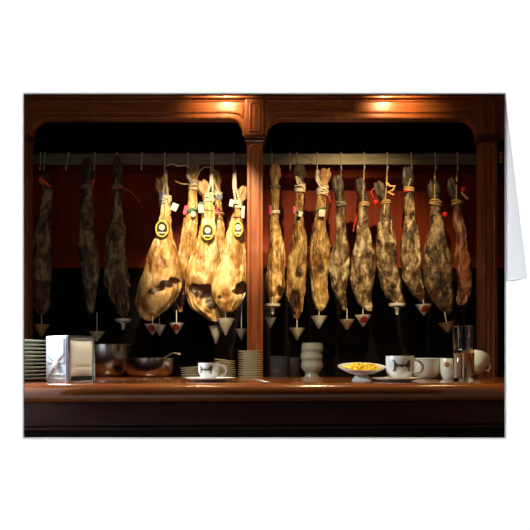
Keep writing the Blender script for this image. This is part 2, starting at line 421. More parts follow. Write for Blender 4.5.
def ham(label, rows, Y, kind, hook, hoof, hoofm='hoof_dark', dr=.62, lean=(), dents=(), rope='rope_dim', seed=0, rough=1.0, wrap=None, flat=False, braid=True, twin=True):
    top = rows[0]; root = thing('cured_ham', label, 'ham', P((top[1]+top[2])/2, top[0], Y), 'cured hams hanging in a row on the rail')
    R_ = interp(rows, 84); n = 52; vs = []; le = []
    s = Y/F; off = Vector((seed*3.7, seed*1.3, seed*2.1))
    for i, (py, a, c) in enumerate(R_):
        hw = max((c-a)/2, .4)*s; cxp = X((a+c)/2, Y); z = Z(py, Y)
        hd = min(hw*dr*1.15, .078) if hw > .03 else hw*.9
        for j in range(n):
            th = 2*PI*j/n; ct, st = math.cos(th), math.sin(th)
            # a slightly squared, asymmetric section, fuller on the front
            e = .9
            x = abs(ct)**e*(1 if ct > 0 else -1)*hw; y = abs(st)**e*(1 if st > 0 else -1)*hd
            p = Vector((cxp+x, Y+y, z))
            q = p*11+off; q.z *= .55
            d = noise.fractal(q, 1.0, 2.0, 4)*.0105*rough*min(1, hw/.035)
            q2 = p*32+off; d += abs(noise.noise(q2))*.006*rough*min(1, hw/.03)-.001
            q3 = Vector((th*2.2+off.x, z*7+off.y, off.z)); d -= max(0, .16-abs(noise.noise(q3)))*.050*rough*min(1, hw/.04)
            nrm = Vector((ct, st/ max(dr, .3), 0)).normalized()
            p += nrm*d
            l = 0
            ppx = CX+p.x*F/Y; ppy = HY-(p.z-ZC)*F/Y
            if st < .15:
                for (dx, dy, rx, ry, dep) in dents:
                    k = ((ppx-dx)/rx)**2+((ppy-dy)/ry)**2
                    if k < 1.6: p.y += dep*math.exp(-k*1.6)
                for (dx, dy, rx, ry, st_) in lean:
                    k = ((ppx-dx)/rx)**2+((ppy-dy)/ry)**2
                    l = max(l, st_*max(0, 1-k*.55))
            vs.append(p); le.append(l)
    fs = [(i*n+j, i*n+(j+1) % n, (i+1)*n+(j+1) % n, (i+1)*n+j) for i in range(len(R_)-1) for j in range(n)]
    fs += [tuple(range(n)), tuple(range((len(R_)-1)*n, len(R_)*n))]
    mb = MB().add(vs, fs); o = mb.build('ham_meat', HM[kind], root, smooth=True)
    at = o.data.attributes.new('lean', 'FLOAT', 'POINT'); at.data.foreach_set('value', le)
    for p_ in o.data.polygons: p_.use_smooth = True
    # trotter: ankle joint widening into two toes
    hx, hy = hoof; ax = (top[1]+top[2])/2; aw = (top[2]-top[1])/2*s
    A = P(ax, top[0]+4, Y); T = P(hx, hy, Y-.006); d = T-A
    side = d.cross(Vector((0, 1, 0))).normalized()
    hb = MB()
    base = A+d*.25
    hb.tube([A, A+d*.3, A+d*.55], [aw*.92, aw*1.0, aw*.95], 12)
    for sg in ((-1, 1) if twin else (0,)):
        o_ = side*sg*aw*.55
        hb.tube([A+d*.4+o_*.6, A+d*.6+o_, A+d*.82+o_*1.1, T+o_*.8, T+o_*.7+d*.08], [aw*.7, aw*.88, aw*.78, aw*.5, aw*.15], 10)
    hb.tube([A+d*.35+Vector((0, aw*.8, 0)), A+d*.55+Vector((0, aw*1.2, 0)), A+d*.66+Vector((0, aw*1.25, 0))], [aw*.3, aw*.32, aw*.1], 8)
    for k_, v_ in enumerate(hb.v):
        w_ = v_*90+off; hb.v[k_] = v_+Vector((noise.noise(w_), noise.noise(w_+Vector((9, 9, 9))), noise.noise(w_+Vector((5, 3, 1)))))*aw*.42
    hb.build('trotter', M[hoofm], root, smooth=True)
    # rope from the hook, and its turns round the hock
    rm = M[rope]; wy = wrap if wrap else top[0]+3
    hk = P(hook, 170, YR-.018)
    wc = P(ax, wy, Y)
    thick = rope == 'rope'
    mid = P(hook-.5, (170+wy)/2, Y-max(.034, aw*1.7))
    rp = rope_strands([hk, hk.lerp(mid, .5), mid, wc+Vector((-aw*.5, -aw*1.15, .004))], .0036 if thick else .0022, 7)
    if thick:
        r2 = rope_strands([hk+Vector((.007, -.004, 0)), mid+Vector((.010, 0, 0)), wc+Vector((aw*.8, -aw*1.0, -.008))], .003, 7); rp.add(r2.v, r2.f)
        e = rope_strands([wc+Vector((aw*.3, -aw*1.25, 0)), wc+Vector((aw*1.0, -aw*1.3, -.012)), wc+Vector((aw*.9, -aw*1.3, -.030))], .002, 5); rp.add(e.v, e.f)
    wraps(rp, wc+Vector((0, 0, .010)), aw*1.15, 6 if thick else 3, .0065, .0042 if thick else .0034, .35 if thick else .2)
    rp.build('rope', rm, root, smooth=True)
    # hook over the rail: a thing of its own
    s0 = P(hook, 159, YR)
    zt = Z(153.5, YR); hm = MB()
    pts = [(s0.x, YR+.012, zt-.02), (s0.x, YR+.012, zt+.002), (s0.x, YR+.004, zt+.008), (s0.x, YR-.006, zt+.003), (s0.x, YR-.007, zt-.03), (s0.x, YR-.007, Z(168, YR)),
           (s0.x, YR-.012, Z(171, YR)-.001), (s0.x, YR-.022, Z(171, YR)), (s0.x, YR-.028, Z(168, YR))]
    hm.tube(pts, .0022, 8)
    ho = hm.build('rail_hook', M['hook'], None, smooth=True, origin=tuple(s0))
    tag(ho, HOOKL[hook], 'hook', 'steel hooks over the rail')
    return root
HOOKL = {41: 'leftmost steel hook, over the rail above the orange-ribboned ham', 95: 'steel hook over the rail beside the second dark ham', 117: 'steel hook over the rail above the third dark ham', 165: 'steel hook above the broad leftmost golden ham', 188: 'steel hook above the slim golden-brown ham', 211: 'steel hook above the largest golden ham', 213: 'steel hook above the half hidden golden ham', 234: 'steel hook above the pale ham against the left of the pillar', 272: 'first steel hook right of the middle pillar', 297: 'steel hook above the long amber ham', 317: 'steel hook above the brown-grey ham with white tag', 341: 'steel hook above the slender pointed ham', 364: 'steel hook above the wide mottled ham', 387: 'steel hook above the ham with straw cord', 411: 'steel hook above the ham with upright trotter', 435: 'steel hook above the largest mouldy ham', 457: 'rightmost steel hook, above the sliced reddish ham'}
def badge(root, px, py, Y, wpx=6.3, hpx=8):
    s = Y/F; c = P(px, py, Y)
    Rm = Matrix.Rotation(PI/2, 3, 'X')
    def disc(rx, rz, y0, y1, cz=0, n=36):
        return MB().prism([(c.x+rx*s*math.cos(2*PI*i/n), c.z+cz*s+rz*s*math.sin(2*PI*i/n)) for i in range(n)], c.y+y0, c.y+y1)
    r = disc(wpx, hpx, -.002, .0015).build('badge', M['blk'], root)
    mb = MB().tube([(c.x+(wpx-.3)*s*math.cos(2*PI*i/36), c.y-.002, c.z+(hpx-.3)*s*math.sin(2*PI*i/36)) for i in range(36)], .0042, 8, True)
    g = mb.build('badge_rim', M['yellow'], r, smooth=True); g.location = (0, 0, 0)
    g.data.transform(Matrix.Translation(-Vector(root['o'])))
    e = disc(2.9, 2.9, -.0032, -.002, 1.6).build('emblem', M['whiteprint'], r); e.data.transform(Matrix.Translation(-Vector(root['o'])))
    lt = MB()
    for k in range(6): lt.box(c.x+(-3.9+k*1.35)*s, c.x+(-3.9+k*1.35+.95)*s, c.y-.0032, c.y-.002, c.z-4.6*s, c.z-3.0*s)
    lt.box(c.x-.35*s, c.x+.35*s, c.y-.0036, c.y-.003, c.z+1.1*s, c.z+2.6*s) if False else None
    l = lt.build('lettering', M['whiteprint'], r); l.data.transform(Matrix.Translation(-Vector(root['o'])))
    ey = MB()
    for dx in (-1.1, 1.1): ey.box(c.x+(dx-.35)*s, c.x+(dx+.35)*s, c.y-.0040, c.y-.0032, c.z+1.2*s, c.z+2.6*s)
    e2 = ey.build('emblem_mark', M['blk'], r); e2.data.transform(Matrix.Translation(-Vector(root['o'])))
    # string that holds the badge
    lp = MB().tube([(c.x, c.y, c.z+(hpx-.2)*s), (c.x+.004, c.y+.004, c.z+(hpx+6)*s), (c.x+.008, c.y+.012, c.z+(hpx+12)*s)], .001, 5)
    lp.build('badge_string', M['rope'], root)
def band(root, px, py, Y, hw, m, h=.012, ang=.0):
    s = Y/F; c = P(px, py, Y); vs = []
    pts = [(c.x+hw*s*1.06*math.cos(2*PI*i/24), c.y+hw*s*.98*math.sin(2*PI*i/24), c.z+hw*s*math.cos(2*PI*i/24)*ang) for i in range(24)]
    vs = [Vector(p)+Vector((0, 0, h/2)) for p in pts]+[Vector(p)-Vector((0, 0, h/2)) for p in pts]
    o = MB().add(vs, [(i, (i+1) % 24, (i+1) % 24+24, i+24) for i in range(24)]).build('band', m, root, smooth=True)
    sm = o.modifiers.new('thick', 'SOLIDIFY'); sm.thickness = .0012
    return o
def seal(root, px, py, Y, r=2.3, m=None):
    s = Y/F; c = P(px, py, Y)
    MB().lathe([(0, -r*s), (r*s*.7, -r*s*.7), (r*s, 0), (r*s*.7, r*s*.7), (0, r*s)], 14, c).build('seal', m or M['redseal'], root, smooth=True)
def ribbon(root, pts, Y, r, m, name='ribbon'):
    MB().tube([P(a, b_, Y) for a, b_ in pts], r, 8, flat=.35).build(name, m, root, smooth=True)

# --- left bay, dark hams
H = ham('dark ham nearest the left edge, tied with an orange-red ribbon', [(190, 45, 51), (205, 42, 52), (225, 37, 52), (250, 31, 52), (275, 27, 50), (290, 27, 49), (303, 31, 49), (312, 37, 46), (315, 40, 43)], 3.0, 'dark', 41, (44, 172), lean=((34, 285, 9, 8, .9), (42, 300, 6, 14, .8)), seed=1)
ribbon(H, [(39.5, 178.5), (42, 181), (46, 183.5), (51, 187)], 2.97, [.011, .0125, .010, .003], M['orange'])
H = ham('slim dark ham second from the left, small red seal at its hock', [(185, 83, 91), (205, 81, 92), (225, 80, 94), (250, 80, 97), (270, 82, 99), (288, 84, 98), (303, 86, 95), (312, 88, 93), (315, 90, 91)], 3.0, 'dark', 95, (87, 160), lean=((88, 298, 7, 12, .6),), seed=2)
ribbon(H, [(94, 178), (93, 182), (92, 187)], 2.97, [.005, .006, .003], M['redseal'])
H = ham('dark ham with a thin orange cord trailing right from its hock', [(185, 114, 121), (205, 113, 122), (220, 110, 123), (240, 106, 125), (262, 103, 127), (280, 104, 129), (295, 109, 130), (308, 115, 129), (316, 120, 127), (318, 122, 124)], 3.0, 'dark', 117, (118, 158), lean=((119, 290, 6, 22, .9), (121, 220, 4, 10, .5)), seed=3)
ribbon(H, [(114, 187), (122, 187.5), (130, 191), (136, 197), (140, 202)], 2.965, .0022, M['orange'], 'cord')
tagbox(H, 128, 283, 2.96, 2, 8, -.6, M['hoof_tan'], 'rind_flap', .004)
# --- left bay, bright hams
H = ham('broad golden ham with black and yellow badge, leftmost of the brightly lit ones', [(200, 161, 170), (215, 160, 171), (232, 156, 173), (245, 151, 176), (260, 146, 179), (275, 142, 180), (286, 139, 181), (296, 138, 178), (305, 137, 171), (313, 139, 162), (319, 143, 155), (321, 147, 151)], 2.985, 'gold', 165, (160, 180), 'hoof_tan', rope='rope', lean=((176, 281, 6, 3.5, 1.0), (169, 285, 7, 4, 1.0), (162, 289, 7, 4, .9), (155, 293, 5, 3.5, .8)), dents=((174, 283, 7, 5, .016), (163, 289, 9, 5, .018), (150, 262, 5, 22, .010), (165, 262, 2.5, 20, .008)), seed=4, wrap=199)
badge(H, 162, 229, 2.935)
tagbox(H, 174.5, 207, 2.93, 6.5, 7.5, .45, M['tag']); tagbox(H, 161, 196, 2.93, 3, 8, .1, M['bluetag'], 'blue_tag')
H = ham('slim golden-brown ham squeezed between two broad golden hams', [(180, 190, 198), (200, 188, 197), (215, 184, 197), (235, 181, 197), (250, 179, 196), (265, 177, 194), (280, 176, 190), (295, 176, 187), (305, 177, 184), (312, 179, 182)], 3.08, 'gold', 188, (194, 166), 'hoof_tan', rope='rope', lean=((182, 296, 8, 18, .8),), seed=5, wrap=185)
band(H, 190.5, 212, 3.08, 6.5, M['greenband'], .02, .25); tagbox(H, 185.5, 210, 3.04, 3.5, 9, .3, M['pink'], 'pink_tag'); tagbox(H, 193, 214, 3.035, 4, 5, .2, M['tag'])
ribbon(H, [(175, 181), (182, 184), (188, 184)], 3.0, .0022, M['raffia'], 'cord')
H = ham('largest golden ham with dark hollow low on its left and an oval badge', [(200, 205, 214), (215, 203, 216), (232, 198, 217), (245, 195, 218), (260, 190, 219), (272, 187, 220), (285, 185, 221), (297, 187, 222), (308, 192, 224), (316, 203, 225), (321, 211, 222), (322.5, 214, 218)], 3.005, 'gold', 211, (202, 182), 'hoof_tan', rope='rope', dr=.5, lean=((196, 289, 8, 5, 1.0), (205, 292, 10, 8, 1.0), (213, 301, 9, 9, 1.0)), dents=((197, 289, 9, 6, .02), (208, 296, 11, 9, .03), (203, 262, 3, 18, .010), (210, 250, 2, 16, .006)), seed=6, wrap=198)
badge(H, 207.7, 232, 2.955)
tagbox(H, 201, 208, 2.95, 5.5, 9, -.1, M['tag']); tagbox(H, 201.5, 203, 2.945, 5, 2, -.1, M['greenband'], 'green_tag'); tagbox(H, 219, 197, 2.97, 6, 5, .4, M['bluetag'], 'blue_tag')
H = ham('golden ham half hidden between the two badged hams beside the pillar', [(192, 213, 221), (205, 213, 222), (220, 212, 224), (240, 213, 226), (260, 213, 229), (275, 214, 228), (288, 216, 226), (293, 218, 224)], 3.105,  'gold', 213, (216, 172), 'hoof_tan', rope='rope', seed=8, wrap=195)
tagbox(H, 216.5, 211, 3.06, 4, 9, .35, M['pink'], 'pink_tag'); band(H, 219, 214, 3.065, 5.3, M['hoof_tan'], .008)
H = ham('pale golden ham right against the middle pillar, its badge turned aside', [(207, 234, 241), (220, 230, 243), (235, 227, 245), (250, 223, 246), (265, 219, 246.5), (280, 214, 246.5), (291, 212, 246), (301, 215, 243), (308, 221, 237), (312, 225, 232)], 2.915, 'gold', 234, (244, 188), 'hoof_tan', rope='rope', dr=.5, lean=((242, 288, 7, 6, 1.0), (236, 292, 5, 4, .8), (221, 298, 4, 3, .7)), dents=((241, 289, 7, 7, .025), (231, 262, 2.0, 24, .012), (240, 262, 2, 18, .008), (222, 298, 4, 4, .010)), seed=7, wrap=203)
badge(H, 238, 229, 2.865, 4.6, 7.4)
tagbox(H, 243, 212, 2.87, 3, 12, .05, M['tag']); tagbox(H, 231.5, 203, 2.865, 4, 7, .2, M['whiteprint'], 'white_tag')
# --- right bay
H = ham('amber ham immediately right of the middle pillar', [(185, 271, 279), (200, 271, 279), (215, 270, 279), (228, 269.5, 281), (240, 268.5, 283), (255, 267.5, 285), (270, 267.5, 286), (285, 267, 285), (295, 268, 282), (303, 271, 277)], 3.03, 'amber', 272, (275, 165), 'hoof_tan', rope='rope_dim', lean=((280, 290, 5, 8, .6),), seed=9, wrap=188)
tagbox(H, 270.5, 210, 2.99, 2.5, 9, 0, M['pink'], 'pink_tag'); band(H, 274.5, 213, 3.03, 5.2, M['tag'], .016, .1)
H = ham('long amber ham, second to the right of the pillar, with dark hoof', [(182, 296, 304), (200, 295, 303), (215, 294, 303), (230, 292, 305), (245, 290, 307), (262, 288, 307), (280, 287, 306), (295, 286, 305), (308, 289, 303), (318, 294, 299)], 3.03, 'amber', 297, (300, 165), rope='rope', lean=((295, 302, 8, 14, .8), (300, 272, 6, 8, .5)), seed=10, wrap=187)
band(H, 298.5, 213, 3.03, 5.4, M['greenband'], .012, -.2); tagbox(H, 300.5, 214, 2.985, 4, 5, .2, M['tag']); tagbox(H, 294.5, 210, 2.985, 2.5, 7, 0, M['pink'], 'pink_tag')
H = ham('brown-grey ham with white tag, third right of the middle pillar', [(185, 318, 327), (200, 316, 326), (215, 315, 326), (230, 313, 327), (245, 311, 329), (260, 310, 329), (275, 311, 327), (290, 311, 327), (300, 312, 328), (307, 315, 326), (311, 318, 322)], 3.03, 'amber', 317, (326, 170), 'hoof_tan', rope='rope', lean=((320, 270, 6, 12, .6), (314, 235, 4, 14, .5)), seed=11, wrap=190)
band(H, 320.5, 210, 3.03, 5.8, M['greenband'], .01, .3); tagbox(H, 322, 213, 2.985, 6, 7, .1, M['tag']); ribbon(H, [(325, 194), (329, 196), (331, 203)], 2.98, .002, M['redseal'], 'cord')
H = ham('slender dark-hoofed ham tapering to a point, fourth right of the pillar', [(200, 337, 345), (215, 336, 346), (235, 335, 347), (250, 332, 349), (265, 329, 349), (280, 330, 347), (292, 334, 346), (303, 340, 347), (310, 343, 346)], 3.03, 'mould', 341, (336, 178), lean=((344, 285, 4, 14, .5),), seed=12, wrap=205)
H = ham('wide mottled ham with stepped lower edge, fifth right of the pillar', [(200, 360, 368), (215, 358, 368), (235, 355, 371), (250, 352, 374), (265, 351, 375), (280, 351, 373), (295, 354, 371), (305, 360, 373), (311, 367, 373)], 3.03, 'mould', 364, (359, 180), rope='raffia', lean=((372, 262, 3, 12, .5),), dents=((362, 258, 12, 2.5, .008),), seed=13, wrap=206)
ribbon(H, [(357, 214), (355, 222), (353, 232)], 3.0, .0025, M['redseal'], 'cord')
H = ham('mottled ham with pale waist and straw cord at its hock, red seal beside', [(200, 382, 390), (215, 380, 391), (235, 377, 395), (250, 377, 397), (265, 377.5, 398), (280, 380, 399), (292, 384, 401), (300, 391, 404), (304, 397, 403)], 3.03, 'mould', 387, (377, 183), rope='raffia', lean=((388, 246, 6, 3, .8), (380, 270, 4, 14, .6)), seed=14, wrap=203)
seal(H, 375.5, 202.5, 2.97, 3); ribbon(H, [(374, 188), (371, 192), (374, 198)], 2.98, .002, M['redseal'], 'cord')
ribbon(H, [(386, 182), (390, 186), (395, 186), (393, 190), (388, 192), (394, 195)], 2.965, .005, M['raffia'], 'straw_knot')
H = ham('slim grey-brown ham hung with its trotter upright and tied in red cord', [(195, 405, 413), (215, 404, 416), (230, 402, 419), (245, 401, 420), (260, 401, 421), (275, 403, 422), (288, 409, 424), (298, 416, 425), (302, 421, 424)], 3.03, 'mould', 411, (407, 169), rope='raffia', lean=((418, 292, 4, 12, .9),), seed=15, wrap=190)
band(H, 408.5, 192, 3.03, 5, M['redseal'], .006)
H = ham('largest dark mouldy ham on the right, swelling low, red seal at hock', [(203, 431, 440), (220, 429, 442), (240, 425, 446), (260, 423, 450), (275, 424, 452), (290, 427, 454), (302, 433, 454), (311, 441, 452), (314, 446, 450)], 2.99, 'dark', 435, (433, 182), rope='raffia', lean=((432, 296, 4, 10, .9),), seed=16, wrap=204)
seal(H, 445, 214.5, 2.94, 2.8)
H = ham('sliced ham showing reddish meat, last one before the right pillar', [(203, 453, 461), (220, 453, 463), (235, 456, 467), (250, 456, 468), (260, 455, 470), (275, 457, 472), (290, 457, 472), (300, 456, 470), (305, 458, 465)], 3.03, 'sliced', 457, (451, 180), rope='raffia', lean=((463, 265, 4, 26, 1), (470, 285, 3, 14, .9)), dents=((460, 268, 3, 20, .01),), seed=17, wrap=204)
seal(H, 463.5, 189.5, 2.95, 2.8); ribbon(H, [(461, 192), (465, 196), (468, 199)], 2.95, [.004, .006, .005], M['raffia'], 'straw_knot')
# empty hooks
for px, lab in ((45, 'empty steel hook just right of the first ham hook at far left'), (68, 'steel hook hanging slanted and empty between the first two dark hams'), (142, 'empty steel hook between the dark hams and the golden hams'),
                (290, 'steel hook with a loop of rope, between first and second hams right of pillar')):
    s0 = P(px, 159, YR); zt = Z(153.5, YR); k = .006 if px == 68 else 0
    pts = [(s0.x+k, YR+.012, zt-.02), (s0.x+k, YR+.012, zt+.002), (s0.x+k, YR+.004, zt+.008), (s0.x+k, YR-.006, zt+.003), (s0.x, YR-.007, zt-.03), (s0.x-k, YR-.007, Z(168, YR)), (s0.x-k, YR-.014, Z(171, YR)), (s0.x-k, YR-.022, Z(170, YR)), (s0.x-k, YR-.026, Z(168, YR))]
    tag(MB().tube(pts, .0022, 8).build('rail_hook', M['hook'], None, smooth=True, origin=tuple(s0)), lab, 'hook', 'steel hooks over the rail')
def loop(px, py, rx, ry, label, ang=0):
    pts = []
    c = P(px, py, YR-.03)
    for i in range(24):
        a = 2*PI*i/24; x, z = rx*math.cos(a)*YR/F, ry*math.sin(a)*YR/F
        pts.append((c.x+x*math.cos(ang)-z*math.sin(ang), c.y+.004*math.sin(a), c.z+x*math.sin(ang)+z*math.cos(ang)))
    o = MB().tube(pts, .0020, 6, True).build('rope_loop', M['rope_dim'], None, smooth=True, origin=tuple(c))
    tag(o, label, 'rope', 'loose rope loops on the rail')
loop(290, 157, 4.2, 2.4, 'small loose rope loop on the rail above the second ham right of pillar', .3)
loop(309, 157.5, 5, 2.4, 'larger slanted rope loop on the rail left of the third ham', -.6)
# rope swags between golden hams
sw = MB()
def curve(pts, n=8):
    out = []
    for i in range(len(pts)-1):
        p0 = pts[max(i-1, 0)]; p1 = pts[i]; p2 = pts[i+1]; p3 = pts[min(i+2, len(pts)-1)]
        for k in range(n):
            t_ = k/n; out.append(tuple(.5*((2*b)+(-a+c)*t_+(2*a-5*b+4*c-d)*t_*t_+(-a+3*b-3*c+d)*t_**3) for a, b, c, d in zip(p0, p1, p2, p3)))
    out.append(pts[-1]); return out
def swag(pts, label, r=.0022):
    q = curve(pts); c = P(*q[0], 3.06); mb = MB().tube([P(a, b_, 3.06) for a, b_ in q], r, 6)
    tag(mb.build('slung_twine', M['rope'], None, smooth=True, origin=tuple(c)), label, 'rope', 'cords slung between the golden hams')
swag([(166, 166), (172, 164), (178, 166), (184, 165.5), (189, 167)], 'pale cord slung between the first two hooks of the golden hams', .003)
swag([(197, 178), (200, 171), (205, 167), (210, 167.5)], 'curved pale cord looping from the slim ham to the next hook')

# ------------------------------------------------------------------ drip cups
def drip(px, top, hw, h, Y, label, m='plastic', stem=8, style='cone', sticker=None, tilt=0):
    s = Y/F; c = P(px, top, Y)
    root = thing('drip_cup', label, 'drip cup', c, 'drip cups pinned under the hams')
    Rm = Matrix.Rotation(tilt, 3, 'Y'); R = hw*s; Hh = h*s
    if style == 'cone': pr = [(0, -Hh), (R*.12, -Hh*.97), (R*.55, -Hh*.48), (R*.93, -Hh*.08), (R, 0), (R*.95, 0), (R*.5, -Hh*.45), (0, -Hh*.85)]
    else: pr = [(0, -Hh), (R*.14, -Hh*.93), (R*.2, -Hh*.6), (R*.32, -Hh*.38), (R*.92, -Hh*.22), (R, 0), (R*.93, 0), (R*.86, -Hh*.15), (R*.2, -Hh*.3), (0, -Hh*.4)]
    MB().lathe(pr, 32, c, Rm).build('cup', M[m], root, smooth=True)
    e = Rm @ Vector((0, 0, stem*s))
    MB().tube([c+Rm @ Vector((0, 0, -Hh*.6)), c+e], .0022, 8).build('pin', M['plastic'] if m != 'plastic_grey' else M[m], root, smooth=True)
    if sticker:
        # a round mark following the cone
        vs = []; fs = []; nr, na = 4, 20; r0 = hw*.42*s
        def on(dx, dz):
            z = -Hh*.42+dz; rr = R*max(.05, (1+z/Hh))*1.0+.002; rr = max(rr, abs(dx)+1e-4)
            return c+Rm @ Vector((dx, -math.sqrt(rr*rr-dx*dx)-.0006, z))
        vs.append(on(0, 0))
        for k in range(1, nr+1):
            for i in range(na):
                a = 2*PI*i/na; vs.append(on(r0*k/nr*math.cos(a), r0*k/nr*math.sin(a)))
        fs = [(0, 1+i, 1+(i+1) % na) for i in range(na)]
        for k in range(nr-1):
            for i in range(na): fs.append((1+k*na+i, 1+(k+1)*na+i, 1+(k+1)*na+(i+1) % na, 1+k*na+(i+1) % na))
        MB().add(vs, fs).build('sticker', M[sticker], root, smooth=True)
    return root
drip(41.5, 324.5, 8, 12.5, 3.0, 'amber-stained drip cup under the leftmost ham', 'plastic_amber', 11)
drip(97, 331.5, 8, 10, 3.0, 'cream drip cup hanging low above the napkin dispenser', 'plastic_cream', 19)
drip(123, 319, 8, 11, 3.0, 'white-rimmed narrow drip cup under the third dark ham', 'plastic', 4, 'funnel')
drip(152.5, 324, 8.2, 11, 2.96, 'white drip cup with round red mark under the broad leftmost golden ham', 'plastic', 8, sticker='red')
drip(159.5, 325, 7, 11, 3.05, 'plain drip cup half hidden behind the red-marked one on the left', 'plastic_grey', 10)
drip(176.5, 323, 8, 11, 3.06, 'white drip cup with round red mark under the slim golden ham', 'plastic', 13, sticker='red')
drip(225.5, 318.5, 9, 17, 2.93, 'biggest bright white drip cup, left of the pillar', 'plastic', 12, sticker='plastic_cream')
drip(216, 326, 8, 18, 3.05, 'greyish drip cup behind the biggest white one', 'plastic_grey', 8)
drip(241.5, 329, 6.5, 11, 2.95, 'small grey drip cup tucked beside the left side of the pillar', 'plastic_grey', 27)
drip(272.5, 304, 8, 11, 3.0, 'flared white drip cup right beside the pillar, upper of two', 'plastic', 7, 'funnel')
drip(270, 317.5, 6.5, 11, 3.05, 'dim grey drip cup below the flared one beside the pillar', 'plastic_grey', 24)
drip(297, 328, 8, 12.5, 3.03, 'cream drip cup hanging lowest under the long amber ham', 'plastic_cream', 13)
drip(319, 316, 8.3, 13, 3.03, 'clean white pointed drip cup under the third ham right of pillar', 'plastic', 8)
drip(347, 319.5, 8, 10.5, 3.03, 'cream flared drip cup under the slender pointed ham', 'plastic_cream', 11, sticker='plastic_amber')
drip(363, 315, 8.2, 12, 3.03, 'red-marked drip cup under the wide mottled ham', 'plastic', 8, sticker='red')
drip(397, 303.5, 8.5, 12, 3.0, 'bright white flared drip cup under the pale-waisted ham', 'plastic', 3, 'funnel')
drip(423.5, 304.5, 8.3, 11.5, 3.0, 'drip cup with reddish mark under the ham with upright trotter', 'plastic', 5, sticker='red', tilt=-.03)
drip(446.5, 322, 9, 11.5, 2.98, 'tilted amber drip cup above the tall glasses', 'plastic_amber', 10, tilt=-.2)

# ------------------------------------------------------------------ crockery and bar things
def saucer_profile(r, h=.009):
    return [(0, 0), (r*.55, 0), (r*.58, .002), (r*.97, h*.72), (r, h*.92), (r*.985, h), (r*.93, h*.86), (r*.56, .0045), (0, .004)]
def saucer(c, r, label, group, m='porcelain', h=.009, name='saucer', cat='saucer'):
    o = MB().lathe(saucer_profile(r, h), 48, c).build(name, M[m], None, smooth=True, origin=tuple(c)); tag(o, label, cat, group); return o
ORD = ['', 'second', 'third', 'fourth', 'fifth', 'sixth', 'seventh', 'eighth', 'ninth', 'tenth', 'eleventh', 'twelfth']
def stack(px, Y, z0, r, n, pitch, what, group, m, h, name='saucer', cat='saucer', jit=.001, tiltz=None):
    base = None
    for i in range(n):
        k = n-1-i
        pos = 'topmost' if k == 0 else ('lowest' if i == 0 else ORD[k]+' from the top')
        lab = pos+' '+what
        loc = (X(px, Y)+random.uniform(-jit, jit), Y+random.uniform(-jit, jit), z0+i*pitch)
        if base is None: base = saucer(loc, r, lab, group, m, h, name, cat); o = base
        else: o = dup(base, loc, lab)
        if tiltz: o.rotation_euler = (0, tiltz*i/(n-1), 0); o.location.z += abs(tiltz)*i/(n-1)*r*.3; o.location.x -= i*.0008
stack(7, 1.66, ZT, .112, 11, .0102, 'plate in the stack left of the napkin dispenser', 'plates stacked at the left end', 'porcelain_green', .0098, 'plate', 'plate')
stack(250.5, 2.62, ZBK, 12.6*2.62/F, 12, .0099, 'saucer in the tall stack before the pillar', 'saucers in the tall stack', 'porcelain_green', .0095)
stack(225.5, 2.70, ZBK, 10.8*2.70/F, 8, .0098, 'saucer in the leaning stack behind the left cup', 'saucers in the leaning stack', 'porcelain_green', .0095, tiltz=.12)
stack(192, 2.5, ZBK, 11*2.5/F, 5, .0098, 'saucer in the small stack half behind the left cup', 'saucers in the small low stack', 'porcelain_green', .0095, tiltz=-.10)

BM = ["##...........##", ".##.........###", ".###.......####", ".##############", ".####.###.#####", ".##.........##.", ".##..........#.", "##...........##"]
def cup(px, Y, z0, r, h, label, rot=0, hang=0, mark=BM, markw=1.25, group='white coffee cups with brown emblem'):
    c = Vector((X(px, Y), Y, z0)); root = thing('coffee_cup', label, 'cup', c, group)
    pr = [(0, .003), (r*.55, .003), (r*.58, 0), (r*.66, 0), (r*.80, .006), (r*.95, .016), (r*.99, h*.45), (r, h*.98), (r*.985, h), (r*.94, h*.98), (r*.92, h*.45), (r*.85, .02), (r*.5, .009), (0, .008)]
    MB().lathe(pr, 48, c).build('cup_body', M['porcelain'], root, smooth=True)
    d = Vector((math.cos(hang), math.sin(hang), 0)); hp = []
    for i in range(15):
        a = PI/2-PI*i/14; hp.append(c+d*(r*.95+math.cos(a)*r*.62)+Vector((0, 0, h*.52+math.sin(a)*h*.33-(i/14)*h*.02)))
    MB().tube(hp, .0040, 10, flat=1.3).build('handle', M['porcelain'], root, smooth=True)
    if mark:
        mb = MB(); nx = len(mark[0]); ny = len(mark); a0 = -PI/2+rot; dw = markw/nx; hz = h*.50/ny
        for j, row in enumerate(mark):
            for i, ch in enumerate(row):
                if ch == '#':
                    vs = []
                    for (u, v_) in ((i, j), (i+1, j), (i+1, j+1), (i, j+1)):
                        a = a0+(u-nx/2)*dw; rr = r*1.004+.0003; vs.append(c+Vector((math.cos(a)*rr, math.sin(a)*rr, h*.82-v_*hz)))
                    mb.add(vs, [(0, 1, 2, 3)])
        mb.build('emblem', M['brown'], root)
    return root
Yc = 1.62
def pxr(n, Y): return n*Y/F
saucer((X(396.5, Yc), Yc, ZT), pxr(24.5, Yc), 'white saucer under the coffee cup right of the yellow snack dish', 'white saucers under cups', h=.011)
cup(400, Yc, ZT+.0085, pxr(14.2, Yc), pxr(23.5, Yc)-.003, 'white coffee cup with brown emblem right of the yellow snack dish', -.10, -.1)
saucer((X(210.5, Yc), Yc, ZT), pxr(25.5, Yc), 'wide white saucer under the low cup left of the pillar', 'white saucers under cups', h=.011)
cup(209, Yc+.0, ZT+.0085, pxr(10.8, Yc), pxr(15.5, Yc), 'low white coffee cup with brown emblem, left of the pillar', -.25, .1)

